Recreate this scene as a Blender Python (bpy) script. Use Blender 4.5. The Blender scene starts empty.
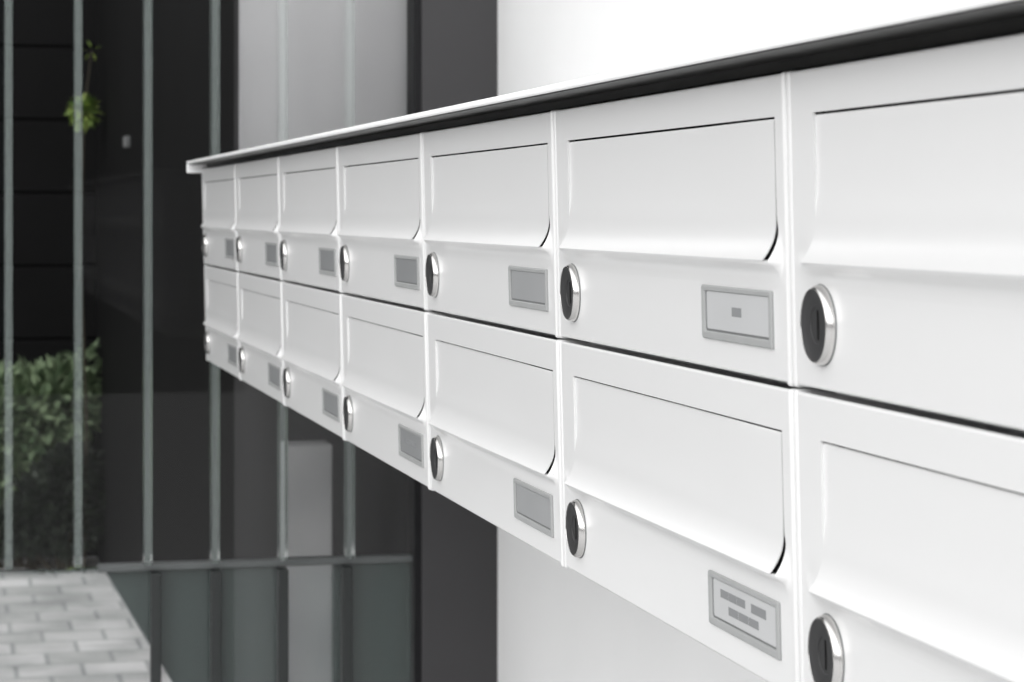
import bpy, bmesh, math, random
from mathutils import Vector, Matrix

scene = bpy.context.scene
COL = scene.collection
random.seed(7)

# ------------------------------------------------------------------ camera figures
F_PX = 2418.0                      # 85 mm on 36 mm, 1024 px wide
YAW = 0.2289
HOR = 211.465                      # image row of the horizon
EYE = 1.40
CS, SN = math.cos(YAW), math.sin(YAW)

# the wall with the boxes runs along +Y; the street side is -X
D_FRONT = 0.3188                   # X of the box fronts
X_WALL = 0.764                     # X of the white wall
S_END = 3.1091                     # Y of the far end of the bank
BW, BH = 0.37, 0.1234              # one box
Z_TOP = EYE + 0.0549
LEAN = 0.0247
Y_SCREEN = 3.37


def ray(px, py):
    dx = (px - 512) / F_PX
    dz = (HOR - py) / F_PX
    return Vector((SN + dx * CS, CS - dx * SN, dz))


def at_y(px, py, y):
    d = ray(px, py)
    t = y / d.y
    return Vector((d.x * t, y, EYE + d.z * t))


def on_ground(px, py):
    d = ray(px, py)
    t = -EYE / d.z
    return Vector((d.x * t, d.y * t, 0))


# ------------------------------------------------------------------ materials
def principled(name, col, rough=0.5, metal=0.0, spec=0.5, noise=0.0, nscale=40.0, bump=0.0, coat=0.0):
    m = bpy.data.materials.new(name)
    m.use_nodes = True
    nt = m.node_tree
    b = nt.nodes['Principled BSDF']
    b.inputs['Base Color'].default_value = (*col, 1)
    b.inputs['Roughness'].default_value = rough
    b.inputs['Metallic'].default_value = metal
    b.inputs['Specular IOR Level'].default_value = spec
    b.inputs['Coat Weight'].default_value = coat
    if noise > 0 or bump > 0:
        tc = nt.nodes.new('ShaderNodeTexCoord')
        n = nt.nodes.new('ShaderNodeTexNoise')
        n.inputs['Scale'].default_value = nscale
        n.inputs['Detail'].default_value = 6
        nt.links.new(tc.outputs['Object'], n.inputs['Vector'])
        if noise > 0:
            r = nt.nodes.new('ShaderNodeValToRGB')
            r.color_ramp.elements[0].position = 0.3
            r.color_ramp.elements[1].position = 0.7
            r.color_ramp.elements[0].color = (*[c * (1 - noise) for c in col], 1)
            r.color_ramp.elements[1].color = (*[min(1, c * (1 + noise)) for c in col], 1)
            nt.links.new(n.outputs['Fac'], r.inputs['Fac'])
            nt.links.new(r.outputs['Color'], b.inputs['Base Color'])
        if bump > 0:
            bp = nt.nodes.new('ShaderNodeBump')
            bp.inputs['Strength'].default_value = bump
            bp.inputs['Distance'].default_value = 0.002
            nt.links.new(n.outputs['Fac'], bp.inputs['Height'])
            nt.links.new(bp.outputs['Normal'], b.inputs['Normal'])
    return m


def glass_mat(name, ior=1.3, tint=(1, 1, 1), diffuse=None, dfac=0.0, rough=0.0):
    m = bpy.data.materials.new(name)
    m.use_nodes = True
    nt = m.node_tree
    nt.nodes.remove(nt.nodes['Principled BSDF'])
    out = nt.nodes['Material Output']
    tr = nt.nodes.new('ShaderNodeBsdfTransparent')
    tr.inputs['Color'].default_value = (*tint, 1)
    gl = nt.nodes.new('ShaderNodeBsdfGlossy')
    gl.inputs['Roughness'].default_value = rough
    fr = nt.nodes.new('ShaderNodeFresnel')
    fr.inputs['IOR'].default_value = ior
    mx = nt.nodes.new('ShaderNodeMixShader')
    nt.links.new(fr.outputs['Fac'], mx.inputs[0])
    base = tr.outputs['BSDF']
    if diffuse:
        df = nt.nodes.new('ShaderNodeBsdfDiffuse')
        df.inputs['Color'].default_value = (*diffuse, 1)
        m2 = nt.nodes.new('ShaderNodeMixShader')
        m2.inputs[0].default_value = dfac
        nt.links.new(tr.outputs['BSDF'], m2.inputs[1])
        nt.links.new(df.outputs['BSDF'], m2.inputs[2])
        base = m2.outputs['Shader']
    nt.links.new(base, mx.inputs[1])
    nt.links.new(gl.outputs['BSDF'], mx.inputs[2])
    nt.links.new(mx.outputs['Shader'], out.inputs['Surface'])
    return m


def brick_mat(name, c1, c2, mortar, scale, bw, bh, msize, rough=0.85):
    m = bpy.data.materials.new(name)
    m.use_nodes = True
    nt = m.node_tree
    b = nt.nodes['Principled BSDF']
    b.inputs['Roughness'].default_value = rough
    tc = nt.nodes.new('ShaderNodeTexCoord')
    br = nt.nodes.new('ShaderNodeTexBrick')
    br.inputs['Color1'].default_value = (*c1, 1)
    br.inputs['Color2'].default_value = (*c2, 1)
    br.inputs['Mortar'].default_value = (*mortar, 1)
    br.inputs['Scale'].default_value = scale
    br.inputs['Brick Width'].default_value = bw
    br.inputs['Row Height'].default_value = bh
    br.inputs['Mortar Size'].default_value = msize
    n = nt.nodes.new('ShaderNodeTexNoise')
    n.inputs['Scale'].default_value = 3.5
    n.inputs['Detail'].default_value = 5
    mixn = nt.nodes.new('ShaderNodeMix')
    mixn.data_type = 'RGBA'
    mixn.blend_type = 'MULTIPLY'
    mixn.inputs['Factor'].default_value = 1
    rp = nt.nodes.new('ShaderNodeValToRGB')
    rp.color_ramp.elements[0].position = 0.35
    rp.color_ramp.elements[0].color = (0.62, 0.62, 0.62, 1)
    rp.color_ramp.elements[1].position = 0.6
    rp.color_ramp.elements[1].color = (1, 1, 1, 1)
    nt.links.new(tc.outputs['Object'], br.inputs['Vector'])
    nt.links.new(tc.outputs['Object'], n.inputs['Vector'])
    nt.links.new(n.outputs['Fac'], rp.inputs['Fac'])
    nt.links.new(br.outputs['Color'], mixn.inputs[6])
    nt.links.new(rp.outputs['Color'], mixn.inputs[7])
    nt.links.new(mixn.outputs[2], b.inputs['Base Color'])
    return m


def foliage_mat(name, dark, light):
    m = bpy.data.materials.new(name)
    m.use_nodes = True
    nt = m.node_tree
    b = nt.nodes['Principled BSDF']
    b.inputs['Roughness'].default_value = 0.6
    g = nt.nodes.new('ShaderNodeNewGeometry')
    r = nt.nodes.new('ShaderNodeValToRGB')
    r.color_ramp.elements[0].color = (*dark, 1)
    r.color_ramp.elements[1].color = (*light, 1)
    nt.links.new(g.outputs['Random Per Island'], r.inputs['Fac'])
    nt.links.new(r.outputs['Color'], b.inputs['Base Color'])
    return m


M_WHITE = principled('white_lacquer', (0.70, 0.70, 0.70), 0.28, spec=0.7)
M_HOOD = principled('white_canopy_paint', (0.82, 0.82, 0.82), 0.6, spec=0.25)
M_WALL = principled('white_render', (0.90, 0.90, 0.90), 0.9, spec=0.1, noise=0.012, nscale=6, bump=0.15)
M_CHROME = principled('polished_chrome', (0.62, 0.61, 0.60), 0.24, metal=1.0)
M_CORE = principled('black_lock_core', (0.028, 0.028, 0.029), 0.5, spec=0.4)
M_SLOT = principled('keyhole_black', (0.006, 0.006, 0.006), 0.8, spec=0.1)
M_DARKGAP = principled('black_gap_shade', (0.012, 0.012, 0.012), 0.8, spec=0.1)  # black that paints the shade inside the flap gaps
M_HOLDER = principled('grey_plastic', (0.33, 0.335, 0.335), 0.4, spec=0.35, noise=0.03, nscale=60)
M_SHADOWLINE = principled('dark_grey_shade_line', (0.16, 0.165, 0.165), 0.6)  # shade painted dark grey, for the lock base and the card recess
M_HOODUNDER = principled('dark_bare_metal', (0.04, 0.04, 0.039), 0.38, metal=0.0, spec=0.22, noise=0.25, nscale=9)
M_PRINT = principled('grey_print', (0.20, 0.205, 0.21), 0.7)
M_CARD_L = principled('pale_card', (0.47, 0.475, 0.48), 0.4, noise=0.02, nscale=25)
M_CARD_M = principled('grey_card', (0.29, 0.295, 0.30), 0.45, noise=0.03, nscale=25)
M_CARD_D = principled('dull_card', (0.22, 0.225, 0.23), 0.45, noise=0.03, nscale=25)

M_GLASS = glass_mat('clear_pane', 1.20)
M_FIN = glass_mat('frosted_fin', 1.2, (1, 1, 1), (0.68, 0.78, 0.75), 0.10, 0.1)
M_LOWPANE = glass_mat('green_pane', 1.25, (0.985, 0.975, 0.98), (0.40, 0.54, 0.51), 0.065)
M_RAIL = principled('grey_rail', (0.085, 0.092, 0.092), 0.5, noise=0.05)
M_POST = principled('dark_post', (0.012, 0.015, 0.015), 0.5)
M_FRAME = principled('black_frame', (0.006, 0.006, 0.007), 0.5, spec=0.2)
M_PANEL = principled('anthracite_panel', (0.045, 0.044, 0.046), 0.55, spec=0.3, noise=0.05, nscale=5)
M_BLACK = principled('black_boards', (0.0045, 0.0045, 0.0047), 0.7, spec=0.08, noise=0.2, nscale=2)
M_SIDE = principled('charcoal_wall', (0.045, 0.045, 0.046), 0.8, spec=0.15, noise=0.12, nscale=2)
M_BLIND = principled('grey_blind', (0.58, 0.58, 0.59), 0.8, noise=0.03, nscale=3)
M_CONC = principled('grey_concrete', (0.38, 0.385, 0.385), 0.9, noise=0.15, nscale=6)
M_PAVE = brick_mat('grey_paving', (0.84, 0.83, 0.83), (0.58, 0.575, 0.57), (0.44, 0.44, 0.44), 1.0, 0.2, 0.2, 0.008)
M_SLAB = principled('grey_concrete_slab', (0.46, 0.46, 0.46), 0.9, spec=0.2, noise=0.1, nscale=30)
M_LEAF = foliage_mat('shrub_leaf', (0.05, 0.09, 0.04), (0.26, 0.34, 0.20))
M_LEAF_SHADE = foliage_mat('shaded_leaf', (0.004, 0.008, 0.005), (0.025, 0.036, 0.022))  # near-black greens, shade painted into the lower foliage
M_LEAF2 = foliage_mat('bright_leaf', (0.09, 0.17, 0.03), (0.26, 0.34, 0.07))
M_STEM = principled('brown_stem', (0.035, 0.03, 0.02), 0.9, noise=0.2)
M_WALLBOX = principled('pale_plastic', (0.13, 0.135, 0.135), 0.5)
M_BLOCKER = principled('dark_blocker', (0.03, 0.03, 0.031), 0.8, spec=0.1, noise=0.1, nscale=2)  # for the added out-of-view slab and wall that block skylight


# ------------------------------------------------------------------ helpers
def link(name, bm, mat, parent=None, smooth=False):
    bmesh.ops.recalc_face_normals(bm, faces=bm.faces)
    me = bpy.data.meshes.new(name)
    bm.to_mesh(me)
    bm.free()
    me.materials.append(mat)
    if smooth:
        for p in me.polygons:
            p.use_smooth = True
    o = bpy.data.objects.new(name, me)
    COL.objects.link(o)
    if parent:
        o.parent = parent
    return o


def thing(name, label, cat, loc=(0, 0, 0), rot=(0, 0, 0), group=None):
    o = bpy.data.objects.new(name, None)
    o.empty_display_size = 0.05
    COL.objects.link(o)
    o.location = loc
    o.rotation_euler = rot
    o['label'] = label
    o['category'] = cat
    if group:
        o['group'] = group
    return o


def tag(o, label, cat, group=None):
    o['label'] = label
    o['category'] = cat
    if group:
        o['group'] = group
    return o


def box(bm, a, b, bevel=0.0, seg=2):
    a, b = Vector(a), Vector(b)
    mid, size = (a + b) / 2, (b - a)
    r = bmesh.ops.create_cube(bm, size=1.0, matrix=Matrix.Translation(mid) @ Matrix.Diagonal((*[abs(s) for s in size], 1)))
    if bevel > 0:
        vs = set(r['verts'])
        es = [e for e in bm.edges if e.verts[0] in vs and e.verts[1] in vs]
        bmesh.ops.bevel(bm, geom=es, offset=bevel, segments=seg, affect='EDGES', profile=0.5)
    return bm


def lathe(bm, prof, cx, cz, n=56, cap_in=False):
    # prof = (radius, outwards) pairs; axis is local -Y
    rings = []
    for r, o in prof:
        rings.append([bm.verts.new((cx + r * math.cos(2 * math.pi * i / n), -o, cz + r * math.sin(2 * math.pi * i / n))) for i in range(n)])
    for a, b in zip(rings, rings[1:]):
        for i in range(n):
            bm.faces.new((a[i], a[(i + 1) % n], b[(i + 1) % n], b[i]))
    if cap_in:
        bm.faces.new(rings[-1])
    return bm


def struct(o):
    o['kind'] = 'structure'
    return o


def sstep(a, b, x):
    t = max(0.0, min(1.0, (x - a) / (b - a)))
    return t * t * (3 - 2 * t)


def shade_auto(o, ang=35):
    me = o.data
    for p in me.polygons:
        p.use_smooth = True
    bm = bmesh.new()
    bm.from_mesh(me)
    lim = math.radians(ang)
    for e in bm.edges:
        if len(e.link_faces) == 2 and e.calc_face_angle(0) > lim:
            e.smooth = False
    bm.to_mesh(me)
    bm.free()


# ------------------------------------------------------------------ the letterbox
# local frame: x along the row (far edge 0 -> near edge .37), -y outwards, z up (base 0)
MM = 0.001
H = BH / MM


def nose(v):
    """press-formed front: how far the sheet stands out at v mm below the top"""
    if v <= 58.2:
        return 0.0
    if v <= 74:
        return 6.0 * ((v - 58.2) / 15.8) ** 2.4
    pts = [(74, 6.0), (74.9, 5.7), (75.8, 4.6), (77, 2.6), (78.6, 1.2), (81, 0.4), (85, 0.0)]
    for (a, oa), (b, ob) in zip(pts, pts[1:]):
        if v <= b:
            return oa + (ob - oa) * (v - a) / (b - a)
    return 0.0


def margin(u):
    return sstep(9, 34, u) * sstep(364.5, 357.5, u)


def edge_drop(u, v):
    d = 0.0
    for t in (u - 5.0, 365.0 - u, v - 0.9, 121.9 - v):
        if t < 1.3:
            k = 1 - max(0, t) / 1.3
            d = max(d, 1.3 * (1 - math.sqrt(max(0, 1 - k * k))))
    return d


def right_cut(v):
    return 356.8 + 2.4 * sstep(57, 64, v)


def front_panel_mesh():
    us = [5.0, 5.15, 5.4, 5.8, 6.3, 6.5, 6.9, 9, 11, 13, 15, 17, 20, 25, 30]
    ue = ['cut', 359.9, 360.5, 361.3, 362.2, 362.9, 363.3, 363.5, 363.7, 364.2, 364.6, 364.85, 365.0]
    mids = [30 + (356 - 30) * i / 12 for i in range(1, 12)]
    allu = us + mids + ue
    vs = [0.9, 1.05, 1.3, 1.7, 2.2, 2.4, 2.8, 6, 11, 17.6, 20, 30, 40, 50, 55, 57.8, 58.2, 60, 62, 64, 66, 68, 70, 71, 72, 73, 73.6, 74,
          74.9, 75.8, 76.4, 77, 77.8, 78.6, 79.8, 81, 83, 85, 85.4, 86, 92, 100, 110, 117, 120.2, 120.4, 120.6, 121.1, 121.5, 121.75, 121.9]
    bm = bmesh.new()
    grid = []
    for v in vs:
        row = []
        for u in allu:
            uu = right_cut(v) if u == 'cut' else u
            o = nose(v) * margin(uu) - edge_drop(uu, v)
            row.append(bm.verts.new((uu * MM, -o * MM, (H - v) * MM)))
        grid.append(row)
    iL, iR = len(us) - 1, len(us) + len(mids)
    for j in range(len(vs) - 1):
        hole = vs[j] >= 17.6 and vs[j + 1] <= 74
        for i in range(len(allu) - 1):
            if hole and iL <= i < iR:
                continue
            bm.faces.new((grid[j][i], grid[j][i + 1], grid[j + 1][i + 1], grid[j + 1][i]))
    return bm


def sheet(us, vs, ofun):
    bm = bmesh.new()
    grid = [[bm.verts.new((u * MM, -ofun(u, v) * MM, (H - v) * MM)) for u in us] for v in vs]
    for j in range(len(vs) - 1):
        for i in range(len(us) - 1):
            bm.faces.new((grid[j][i], grid[j][i + 1], grid[j + 1][i + 1], grid[j + 1][i]))
    return bm


def thicken(o, t):
    m = o.modifiers.new('thickness', 'SOLIDIFY')
    m.thickness = t
    m.offset = -1
    es = o.modifiers.new('crisp_edges', 'EDGE_SPLIT')
    es.split_angle = math.radians(40)
    return m


def orient_out(bm):
    bm.normal_update()
    for f in bm.faces:
        if f.normal.y > 0:
            f.normal_flip()


def sheet_obj(name, bm, mat, parent, t):
    orient_out(bm)
    me = bpy.data.meshes.new(name)
    bm.to_mesh(me)
    bm.free()
    me.materials.append(mat)
    o = bpy.data.objects.new(name, me)
    COL.objects.link(o)
    o.parent = parent
    shade_auto(o, 50)
    thicken(o, t)
    return o


def rounded_rect(u0, u1, v0, v1, r, n=4):
    pts = []
    for cu, cv, a0 in ((u1 - r, v0 + r, -90), (u1 - r, v1 - r, 0), (u0 + r, v1 - r, 90), (u0 + r, v0 + r, 180)):
        for i in range(n + 1):
            a = math.radians(a0 + 90 * i / n)
            pts.append((cu + r * math.cos(a), cv + r * math.sin(a)))
    return pts


def frame_mesh(rings):
    """rings: list of (u0,u1,v0,v1,r,o) joined one after the other"""
    bm = bmesh.new()
    rr = []
    for (u0, u1, v0, v1, r, o) in rings:
        rr.append([bm.verts.new((u * MM, -o * MM, (H - v) * MM)) for u, v in rounded_rect(u0, u1, v0, v1, r)])
    n = len(rr[0])
    for a, b in zip(rr, rr[1:]):
        for i in range(n):
            bm.faces.new((a[i], a[(i + 1) % n], b[(i + 1) % n], b[i]))
    return bm, rr


LU0, LU1, LV0, LV1 = 259.5, 350.5, 86.4, 109.4


def make_box():
    t = thing('mailbox', 'x', 'mailbox')
    # casing: two side panels whose rounded front edges stand between the doors, top, bottom and back sheets
    bm = bmesh.new()
    DEPTH = 0.442
    for a, b, f0 in ((0.0002, 0.0048, -0.0002), (0.3652, 0.3698, -0.0009)):
        box(bm, (a, f0, 0.0004), (b, DEPTH, BH - 0.0004), 0.0017, 3)
    box(bm, (0.0048, 0.016, 0.0005), (0.3652, DEPTH, 0.0022))
    box(bm, (0.0048, 0.016, BH - 0.0022), (0.3652, DEPTH, BH - 0.0005))
    box(bm, (0.0048, DEPTH - 0.002, 0.0022), (0.3652, DEPTH, BH - 0.0022))
    for v in bm.verts:                      # the boxes' tops and bottoms stay level behind the leaning fronts
        if v.co.y > 0.004:
            v.co.z -= v.co.y * math.tan(LEAN)
    c = link('casing', bm, M_WHITE, t)
    shade_auto(c, 40)
    # front
    f = sheet_obj('front_panel', front_panel_mesh(), M_WHITE, t, 0.0012)
    # flap
    us = [29.6, 29.9, 30.4, 32] + [32 + (353.4 - 32) * i / 12 for i in range(1, 12)] + [353.4, 354.4, 354.9, 355.2]
    vs = [18.5, 18.8, 19.4, 22, 30, 40, 48, 52, 55, 57, 59, 61, 63, 65, 67, 69, 71, 72.4, 73.4, 73.9]

    def flap_o(u, v):
        o = nose(v) - (1.05 - 0.9 * sstep(250, 345, u)) * (1 - sstep(44, 59, v)) + 0.25 * sstep(60, 72, v)
        for tt in (v - 18.5,):
            if tt < 1.0:
                k = 1 - max(0, tt)
                o -= 0.5 * (1 - math.sqrt(max(0, 1 - k * k)))
        return o
    fl = sheet_obj('mail_flap', sheet(us, vs, flap_o), M_WHITE, t, 0.0004)
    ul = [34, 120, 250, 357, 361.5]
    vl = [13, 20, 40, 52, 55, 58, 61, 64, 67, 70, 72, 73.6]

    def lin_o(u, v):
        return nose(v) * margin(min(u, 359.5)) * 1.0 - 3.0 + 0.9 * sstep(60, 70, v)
    sl = sheet_obj('slot_gap_shade', sheet(ul, vl, lin_o), M_DARKGAP, t, 0.0004)  # black sheet behind the flap, puts the gaps' shade into colour
    # lock
    bm = bmesh.new()
    cx, cz = 34.8 * MM, (H - 97.4) * MM
    lathe(bm, [(x * MM, o * MM) for x, o in ((15.1, -0.3), (15.1, 0.6), (15.0, 1.4), (14.7, 2.4), (14.2, 3.3), (13.9, 3.65),
                                             (13.65, 3.8), (13.45, 3.75), (13.35, 3.4), (13.3, 1.0))], cx, cz)
    lk = link('lock', bm, M_CHROME, t)
    shade_auto(lk, 60)
    bm = bmesh.new()
    lathe(bm, [(x * MM, o * MM) for x, o in ((13.32, 3.6), (12.0, 3.0), (9, 2.25), (7.2, 2.15), (7.0, 1.75), (4, 1.65), (1.0, 1.6))], cx, cz, cap_in=True)
    co = link('lock_core', bm, M_CORE, lk)
    shade_auto(co, 25)
    co['label'] = 'black lock face'
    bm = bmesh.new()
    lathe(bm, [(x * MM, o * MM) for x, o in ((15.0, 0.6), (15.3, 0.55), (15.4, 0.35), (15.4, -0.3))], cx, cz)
    ga = link('lock_base_shade', bm, M_SHADOWLINE, lk, True)  # dark ring painting the contact shadow round the lock's base
    bm = bmesh.new()
    box(bm, (cx - 0.0011, -0.00182, cz - 0.0058), (cx + 0.0011, -0.0012, cz + 0.0058), 0.0003, 1)
    kh = link('keyhole', bm, M_SLOT, lk)
    # name holder
    bm, _ = frame_mesh([(LU0, LU1, LV0, LV1, 0.8, -0.2), (LU0, LU1, LV0, LV1, 0.8, 0.9), (LU0 + .6, LU1 - .6, LV0 + .6, LV1 - .6, 0.6, 1.3),
                        (LU0 + 4.0, LU1 - 3.0, LV0 + 2.0, LV1 - 2.9, 1.0, 1.3), (LU0 + 4.6, LU1 - 3.5, LV0 + 2.4, LV1 - 3.3, 1.2, 0.9),
                        (LU0 + 4.7, LU1 - 3.6, LV0 + 2.5, LV1 - 3.4, 1.2, 0.1)])
    nh = link('name_holder', bm, M_HOLDER, t)
    shade_auto(nh, 30)
    nh['label'] = 'grey framed name holder'
    bm, _ = frame_mesh([(LU0 + 4.65, LU1 - 3.55, LV0 + 2.45, LV1 - 3.35, 1.2, 0.05), (LU0 + 4.65, LU1 - 3.55, LV0 + 2.45, LV1 - 3.35, 1.2, 0.5),
                        (LU0 + 6.8, LU1 - 4.2, LV0 + 2.9, LV1 - 4.6, 1.2, 0.5)])
    sg = link('card_recess_shade', bm, M_SHADOWLINE, nh)  # dark border painting the shade inside the recessed holder
    bm = bmesh.new()
    pts = rounded_rect(LU0 + 6.6, LU1 - 3.9, LV0 + 2.6, LV1 - 4.4, 1.2)
    top = [bm.verts.new((u * MM, -0.75 * MM, (H - v) * MM)) for u, v in pts]
    bot = [bm.verts.new((u * MM, -0.2 * MM, (H - v) * MM)) for u, v in pts]
    bm.faces.new(top)
    for i in range(len(top)):
        bm.faces.new((top[i], top[(i + 1) % len(top)], bot[(i + 1) % len(top)], bot[i]))
    cd = link('name_card', bm, M_CARD_M, nh)
    return t


def copy_thing(root):
    r = root.copy()
    COL.objects.link(r)
    for ch in list(root.children):
        c = ch.copy()
        COL.objects.link(c)
        c.parent = r
        for g in list(ch.children):
            d = g.copy()
            COL.objects.link(d)
            d.parent = c
    return r


def find_part(root, name):
    for c in root.children_recursive:
        if c.name.split('.')[0] == name:
            return c


proto = make_box()
LABELS = {
    (0, 0): 'upper row white mailbox at the far left end, beside the white canopy end cap',
    (0, 1): 'upper row white mailbox, second from the far left end of the bank',
    (0, 2): 'upper row white mailbox, third from the far left end, dull grey name card',
    (0, 3): 'upper row white mailbox, middle one of seven, fourth from the left end',
    (0, 4): 'upper row white mailbox with blank dark grey name card, third from the right edge',
    (0, 5): 'upper row white mailbox with one small square mark on its pale name card',
    (0, 6): 'upper row white mailbox nearest the camera, cut off by the right picture edge',
    (1, 0): 'lower row white mailbox at the far left end, at the bottom corner',
    (1, 1): 'lower row white mailbox, second from the far left end of the bank',
    (1, 2): 'lower row white mailbox, third from the far left end, plain grey name card',
    (1, 3): 'lower row white mailbox with one grey printed line on a grey name card',
    (1, 4): 'lower row white mailbox with blank pale grey name card, third from the right edge',
    (1, 5): 'lower row white mailbox with two lines of grey print on its name card',
    (1, 6): 'lower row white mailbox nearest the camera, cut off by the bottom right corner',
}
CARDS = {(0, 4): M_CARD_M, (0, 5): M_CARD_L, (1, 4): M_CARD_M, (1, 5): M_CARD_L, (0, 6): M_CARD_L, (1, 6): M_CARD_L, (1, 3): M_CARD_D}
PRINT = {   # u0,u1,v0,v1 of each printed word (fraction of the card)
    (0, 5): [(0.42, 0.58, 0.36, 0.60)],
    (1, 5): [(0.12, 0.53, 0.20, 0.42), (0.62, 0.86, 0.20, 0.44), (0.25, 0.74, 0.58, 0.80)],
    (1, 3): [(0.20, 0.76, 0.36, 0.60)],
}
for row in range(2):
    for k in range(7):
        b = proto if (row, k) == (0, 0) else copy_thing(proto)
        zb = Z_TOP - (row + 1) * BH
        out = LEAN * (zb - (Z_TOP - BH))
        b.location = (D_FRONT - out, S_END - k * BW, zb)
        b.rotation_euler = (LEAN, 0, -math.pi / 2)
        b['label'] = LABELS[(row, k)]
        b['group'] = 'mailboxes in the wall bank'
        cd = find_part(b, 'name_card')
        mat = CARDS.get((row, k), M_CARD_D)
        cd.material_slots[0].link = 'OBJECT'
        cd.material_slots[0].material = mat
        if (row, k) in PRINT:
            nh = find_part(b, 'name_holder')
            bm = bmesh.new()
            cu0, cu1, cv0, cv1 = LU0 + 6.6, LU1 - 3.9, LV0 + 2.6, LV1 - 4.4
            for a0, a1, b0, b1 in PRINT[(row, k)]:
                # each word as a run of short letter strokes
                u0, u1 = cu0 + a0 * (cu1 - cu0), cu0 + a1 * (cu1 - cu0)
                v0, v1 = cv0 + b0 * (cv1 - cv0), cv0 + b1 * (cv1 - cv0)
                n = max(1, round((u1 - u0) / 13.0))
                for i in range(n):
                    p0 = u0 + (u1 - u0) * i / n
                    p1 = p0 + (u1 - u0) / n * 0.96
                    box(bm, (p0 * MM, -0.82 * MM, (H - v1) * MM), (p1 * MM, -0.74 * MM, (H - v0) * MM))
            link('printed_words', bm, M_PRINT, nh)

# ------------------------------------------------------------------ canopy above the bank
hood = thing('rain_canopy', 'thin white rain canopy with dark underside along the top of the mailboxes', 'canopy', (X_WALL, (S_END + 0.52) / 2, EYE + 0.0604))
hood_x, hood_y, hood_z = hood.location


def hbox(bm, o0, o1, s0, s1, y0, y1, bev=0.0, seg=2):
    box(bm, (D_FRONT - o1 - hood_x, s0 - hood_y, EYE + y0 - hood_z), (D_FRONT - o0 - hood_x, s1 - hood_y, EYE + y1 - hood_z), bev, seg)


S_NEAR = S_END - 7 * BW
bm = bmesh.new()
hbox(bm, -(X_WALL - D_FRONT), 0.0210, S_NEAR - 0.004, S_END + 0.004, 0.0607, 0.0645, 0.0012, 3)
o = link('top_plate', bm, M_HOOD, hood)
shade_auto(o, 40)
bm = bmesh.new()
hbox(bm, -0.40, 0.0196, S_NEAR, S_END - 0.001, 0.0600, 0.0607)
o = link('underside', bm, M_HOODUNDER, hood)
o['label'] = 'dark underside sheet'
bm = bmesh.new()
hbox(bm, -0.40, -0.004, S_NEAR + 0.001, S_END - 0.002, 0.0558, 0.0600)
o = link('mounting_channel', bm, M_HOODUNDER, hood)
bm = bmesh.new()
hbox(bm, -0.012, 0.0215, S_END + 0.0015, S_END + 0.0075, 0.0492, 0.0648, 0.0018, 3)
o = link('end_cap', bm, M_HOOD, hood)
shade_auto(o, 40)

# ------------------------------------------------------------------ setting
# ground
bm = bmesh.new()
box(bm, (-14, Y_SCREEN, -0.2), (6, 13, 0))
floor = struct(link('floor', bm, M_PAVE))
bm = bmesh.new()
box(bm, (-14, -12, -0.2), (6, Y_SCREEN, 0))
struct(link('floor_street', bm, M_SLAB))
# white wall carrying the boxes
bm = bmesh.new()
box(bm, (X_WALL, 0.38, 0), (X_WALL + 0.35, Y_SCREEN + 0.02, 4.6))
struct(link('wall_right', bm, M_WALL))
# anthracite panel in the corner
pL, pR = at_y(421, 300, Y_SCREEN).x, at_y(498, 300, Y_SCREEN).x
bm = bmesh.new()
box(bm, (pL, Y_SCREEN, 0), (X_WALL + 0.1, Y_SCREEN + 0.06, 4.6), 0.002, 1)
struct(link('trim_1', bm, M_PANEL))

# courtyard side wall, from the screen to the far wall
kn, kf = on_ground(172, 682), on_ground(97, 558)
kd = (kf - kn).normalized()


def on_side(y):
    return kn + kd * ((y - kn.y) / kd.y)


def slab(name, p, q, z0, z1, th, mat):
    bm = bmesh.new()
    nrm = Vector((th, 0, 0))
    vs = [bm.verts.new((*c.xy, z)) for z in (z0, z1) for c in (p, q, q + nrm, p + nrm)]
    for f in ((0, 1, 2, 3), (4, 5, 6, 7), (0, 1, 5, 4), (1, 2, 6, 5), (2, 3, 7, 6), (3, 0, 4, 7)):
        bm.faces.new([vs[i] for i in f])
    return struct(link(name, bm, mat))


Y_MID = 5.9
slab('wall_side', on_side(Y_SCREEN + 0.07), on_side(Y_MID), 0, 3.0, 0.3, M_SIDE)
slab('wall_side_black', on_side(Y_MID), on_side(kf.y), 0, 3.0, 0.3, M_BLACK)

# black far wall of horizontal boards
YF = kf.y + 0.02
bm = bmesh.new()
z = 0.0
while z < 3.0:
    box(bm, (-7, YF, z + 0.003), (kf.x + 0.4, YF + 0.05, z + 0.29), 0.006, 1)
    z += 0.295
box(bm, (-7, YF + 0.02, 0), (kf.x + 0.4, YF + 0.2, 3.0))
struct(link('wall_far', bm, M_BLACK))

# added unseen slab over the courtyard, darkens the far mailboxes
bm = bmesh.new()
box(bm, (-1.5, 3.0, 3.0), (X_WALL + 0.6, 6.3, 3.25))
struct(link('blocker_slab', bm, M_BLOCKER))
# added unseen wall to the left, keeps skylight off the far mailboxes
bm = bmesh.new()
box(bm, (-1.5, 2.85, 0), (-1.3, 5.4, 3.0))
struct(link('blocker_wall', bm, M_BLOCKER))

# ------------------------------------------------------------------ glazed screen
scr = thing('glazed_screen', 'clear glazed screen with evenly spaced pale frosted upright fins left of the mailboxes', 'glass screen', (0, Y_SCREEN, 0))


def sbox(name, px0, px1, z0, z1, y0, y1, mat, bev=0.0):
    bm = bmesh.new()
    xa, xb = at_y(px0, 300, Y_SCREEN).x, at_y(px1, 300, Y_SCREEN).x
    box(bm, (xa, y0, z0), (xb, y1, z1), bev, 2)
    o = link(name, bm, mat, scr)
    return o


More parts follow.
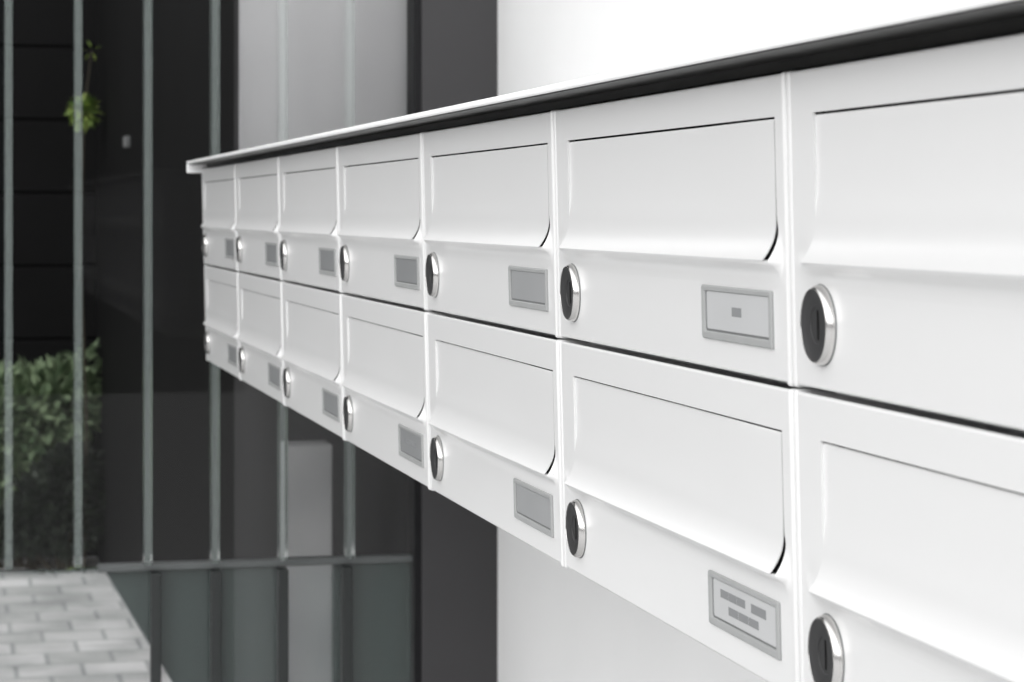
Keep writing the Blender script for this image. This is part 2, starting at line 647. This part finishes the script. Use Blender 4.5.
Z_RAIL = at_y(260, 565, Y_SCREEN).z
X_L = -900
ZT = 2.99
sbox('upper_pane', X_L, 415.5, Z_RAIL + 0.0005, ZT, 0.022, 0.030, M_GLASS)
sbox('lower_pane', X_L, 415.5, 0.03, Z_RAIL - 0.0005, 0.022, 0.030, M_LOWPANE)
sbox('bottom_rail', 98, 415.5, Z_RAIL - 0.0048, Z_RAIL + 0.0048, 0.010, 0.040, M_RAIL, 0.002)
sbox('end_frame', 414.5, 421.2, 0, ZT, 0.0, 0.06, M_FRAME, 0.001)
for px in [-682 + 69 * i for i in range(10)] + [8.4, 78, 147.8, 215.2, 283, 350]:
    sbox('frosted_fin', px - 3.9, px + 3.9, Z_RAIL + 0.006, ZT, -0.010, 0.021, M_FIN)
for px in (156, 216, 283, 347):
    sbox('lower_post', px - 5, px + 5, 0.0, Z_RAIL - 0.006, -0.008, 0.016, M_POST, 0.002)
sbox('sill', X_L, 415.5, 0.0, 0.03, 0.0, 0.06, M_RAIL, 0.002)

# roller blind behind the glass
bx0, bx1 = at_y(239, 100, Y_SCREEN + 0.10).x, at_y(413, 100, Y_SCREEN + 0.10).x
bl = thing('roller_blind', 'lowered light grey roller blind behind the glass above the mailbox bank', 'blind', ((bx0 + bx1) / 2, Y_SCREEN + 0.10, 2.90))
zb = at_y(300, 300, Y_SCREEN + 0.1).z - 2.90
hw = (bx1 - bx0) / 2
bm = bmesh.new()
N = 40
fr, bk = [], []
for i in range(N + 1):
    x = -hw + 2 * hw * i / N
    y = 0.0012 * math.sin(i * 0.3)
    fr.append((bm.verts.new((x, y, 0)), bm.verts.new((x, y, zb))))
    bk.append((bm.verts.new((x, y + 0.002, 0)), bm.verts.new((x, y + 0.002, zb))))
for i in range(N):
    bm.faces.new((fr[i][0], fr[i + 1][0], fr[i + 1][1], fr[i][1]))
    bm.faces.new((bk[i][0], bk[i + 1][0], bk[i + 1][1], bk[i][1]))
    for e in (0, 1):
        bm.faces.new((fr[i][e], fr[i + 1][e], bk[i + 1][e], bk[i][e]))
for i in (0, N):
    bm.faces.new((fr[i][0], fr[i][1], bk[i][1], bk[i][0]))
link('blind_fabric', bm, M_BLIND, bl, True)
bm = bmesh.new()
r = bmesh.ops.create_cone(bm, segments=24, radius1=0.03, radius2=0.03, depth=2 * hw, cap_ends=True,
                          matrix=Matrix.Translation((0, 0.02, 0.02)) @ Matrix.Rotation(math.pi / 2, 4, 'Y'))
link('roller_tube', bm, M_BLIND, bl)
bm = bmesh.new()
box(bm, (-hw, -0.008, zb - 0.02), (hw, 0.010, zb + 0.004), 0.004, 2)
link('bottom_bar', bm, M_RAIL, bl)

# pale square pillar behind the glass under the bank
py_ = Y_SCREEN + 0.45
q0, q1 = at_y(286, 445, py_), at_y(333, 445, py_)
bm = bmesh.new()
box(bm, (q0.x, py_, 0), (q1.x, py_ + 0.07, q0.z), 0.004, 2)
tag(link('stone_pillar', bm, M_CONC), 'short grey stone pillar behind the glass screen below the mailboxes', 'pillar')

# small pale box on the dark side wall
sp = on_side(8.2)
d = ray(126, 142)
t = 9.0
for _ in range(20):
    p = on_side(d.y * t)
    t = (p.x - 0.01) / d.x
sp = d * t + Vector((0, 0, EYE))
bm = bmesh.new()
box(bm, (sp.x - 0.008, sp.y - 0.04, sp.z - 0.02), (sp.x + 0.02, sp.y + 0.04, sp.z + 0.02), 0.006, 2)
tag(link('wall_box', bm, M_WALLBOX), 'tiny pale box high on the black courtyard side wall', 'sensor')


# ------------------------------------------------------------------ planting
def leaf(bm, p, d, up, ln, wd):
    d = d.normalized()
    s = d.cross(up)
    if s.length < 1e-4:
        s = d.orthogonal()
    s.normalize()
    n = s.cross(d)
    a = bm.verts.new(p)
    m1 = bm.verts.new(p + d * ln * 0.5 + s * wd * 0.5 + n * wd * 0.15)
    m2 = bm.verts.new(p + d * ln * 0.5 - s * wd * 0.5 + n * wd * 0.15)
    mc = bm.verts.new(p + d * ln * 0.5)
    e = bm.verts.new(p + d * ln - n * wd * 0.2)
    for f in ((a, m1, mc), (a, mc, m2), (m1, e, mc), (mc, e, m2)):
        bm.faces.new(f)


def tube(bm, pts, r0, r1, n=7):
    rings = []
    for i, p in enumerate(pts):
        t = i / (len(pts) - 1)
        r = r0 + (r1 - r0) * t
        dirv = (pts[min(i + 1, len(pts) - 1)] - pts[max(i - 1, 0)]).normalized()
        a = dirv.orthogonal().normalized()
        b = dirv.cross(a)
        rings.append([bm.verts.new(p + a * r * math.cos(2 * math.pi * k / n) + b * r * math.sin(2 * math.pi * k / n)) for k in range(n)])
    for q, w in zip(rings, rings[1:]):
        for k in range(n):
            bm.faces.new((q[k], q[(k + 1) % n], w[(k + 1) % n], w[k]))
    bm.faces.new(rings[0])
    bm.faces.new(rings[-1])


def rnd():
    while True:
        v = Vector((random.uniform(-1, 1), random.uniform(-1, 1), random.uniform(-1, 1)))
        if 0.05 < v.length < 1:
            return v


def shrub(name, label, base, lobes, nleaf, ln, mat, droop=0.0):
    r = thing(name, label, 'shrub', base)
    bm = bmesh.new()
    tot = sum(l[3] ** 2 for l in lobes)
    for (x, y, z_, rad) in lobes:
        for _ in range(int(nleaf * rad ** 2 / tot)):
            v = rnd().normalized() * rad * random.uniform(0.6, 1.0)
            v.y *= 0.5
            p = Vector((x, y, z_)) + v
            if p.z < 0.04:
                continue
            d_ = (v.normalized() + rnd() * 0.8 + Vector((0, 0, 0.3 - droop)))
            leaf(bm, p, d_, Vector((0, 0, 1)) + rnd() * 0.6, ln * random.uniform(0.7, 1.3), ln * 0.45)
    link('foliage', bm, mat, r)
    bm = bmesh.new()
    for (x, y, z_, rad) in lobes:
        p0 = Vector((x * 0.3, y * 0.3, 0))
        p1 = Vector((x, y, z_))
        mid = (p0 + p1) / 2 + rnd() * 0.05
        tube(bm, [p0, mid, p1], 0.014, 0.006)
    link('stem', bm, M_STEM, r)
    return r


YB = kf.y - 0.2


def gx(px, y):
    return at_y(px, 500, y).x


bx = gx(15, YB)
k = YB / ray(50, 400).y / F_PX        # metres per pixel there


def lobe(px, py, r, y=0.0):
    return ((px - 15) * k, y, EYE - (py - HOR) * k, r * k)


shrub('garden_shrub', 'tall light green shrub against the black far wall, at the left picture edge', (bx, YB, 0),
      [lobe(30, 418, 44), lobe(58, 396, 30), lobe(72, 412, 22), lobe(-10, 420, 50), lobe(10, 465, 40), lobe(-60, 440, 70),
       lobe(84, 365, 12), lobe(80, 385, 14), lobe(-30, 500, 40)], 5200, 0.07, M_LEAF)
shrub('garden_shrub', 'lower part of the light green shrub, leaves coloured as shade, beside the courtyard side wall', (bx + 45 * k, YB - 0.16, 0),
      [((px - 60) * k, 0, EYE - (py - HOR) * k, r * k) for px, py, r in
       ((68, 470, 26), (50, 495, 34), (76, 500, 22), (30, 518, 30), (66, 522, 28), (5, 526, 22))], 3600, 0.05, M_LEAF_SHADE)  # lower half of the bush, its shade put into the leaf colour
YS = kf.y - 0.40
sx = gx(84, YS)
k2 = (YS) / ray(80, 110).y / F_PX
sap = thing('sapling', 'slender sapling with a bright yellow-green leaf tuft near the top', 'sapling', (sx, YS, 0))
bm = bmesh.new()
zt = EYE + (HOR - 112) * k2
tube(bm, [Vector((0, 0, 0)), Vector((0.01, 0, 0.6)), Vector((-0.012, 0, 1.2)), Vector((0.0, 0, zt)), Vector((0.03, 0, zt + 0.24))], 0.006, 0.003)
link('stem', bm, M_STEM, sap)
bm = bmesh.new()
for _ in range(150):
    v = rnd()
    p = Vector((v.x * 0.04, v.y * 0.04, zt + v.z * 0.045))
    leaf(bm, p, v + rnd() * 0.5, Vector((0, 0, 1)) + rnd() * .5, 0.045, 0.022)
link('leaf_tuft', bm, M_LEAF2, sap)
bm = bmesh.new()
for _ in range(5):
    v = rnd()
    leaf(bm, Vector((0.03, 0, zt + 0.24)) + v * 0.02, v, Vector((0, 0, 1)), 0.035, 0.015)
link('leaf_tuft', bm, M_LEAF2, sap)

# ------------------------------------------------------------------ sky and light
w = bpy.data.worlds.new('overcast_sky')
scene.world = w
w.use_nodes = True
nt = w.node_tree
bg = nt.nodes['Background']
tc = nt.nodes.new('ShaderNodeTexCoord')
sp_ = nt.nodes.new('ShaderNodeSeparateXYZ')
nt.links.new(tc.outputs['Generated'], sp_.inputs['Vector'])
rp = nt.nodes.new('ShaderNodeValToRGB')
cr = rp.color_ramp
cr.elements[0].position = 0.0
cr.elements[0].color = (0.02, 0.02, 0.02, 1)
cr.elements[1].position = 1.0
cr.elements[1].color = (0.62, 0.62, 0.62, 1)
e = cr.elements.new(0.10)
e.color = (0.03, 0.03, 0.03, 1)
e = cr.elements.new(0.20)
e.color = (1.0, 1.0, 1.0, 1)
nt.links.new(sp_.outputs['Z'], rp.inputs['Fac'])
az = nt.nodes.new('ShaderNodeMath')          # the overcast sky is brighter behind the photographer
az.operation = 'MULTIPLY_ADD'
az.inputs[1].default_value = -0.5
az.inputs[2].default_value = 1.0
nt.links.new(sp_.outputs['Y'], az.inputs[0])
mulw = nt.nodes.new('ShaderNodeVectorMath')
mulw.operation = 'SCALE'
nt.links.new(rp.outputs['Color'], mulw.inputs[0])
nt.links.new(az.outputs[0], mulw.inputs['Scale'])
nt.links.new(mulw.outputs[0], bg.inputs['Color'])
bg.inputs['Strength'].default_value = 3.0

# ------------------------------------------------------------------ camera
cam = bpy.data.cameras.new('camera')
co = bpy.data.objects.new('camera', cam)
COL.objects.link(co)
co.location = (0, 0, EYE)
co.rotation_euler = (math.pi / 2, 0, -YAW)
cam.sensor_width = 36
cam.lens = F_PX * 36 / 1024
cam.shift_y = -(341 - HOR) / 1024
cam.clip_start = 0.05
cam.dof.use_dof = True
cam.dof.focus_distance = 1.27
cam.dof.aperture_fstop = 29
scene.camera = co

vs_ = scene.view_settings
vs_.view_transform = 'Standard'
vs_.look = 'None'
vs_.gamma = 1
vs_.use_curve_mapping = False
vs_.exposure = 0.0
scene.cycles.transparent_max_bounces = 24
scene.cycles.max_bounces = 10
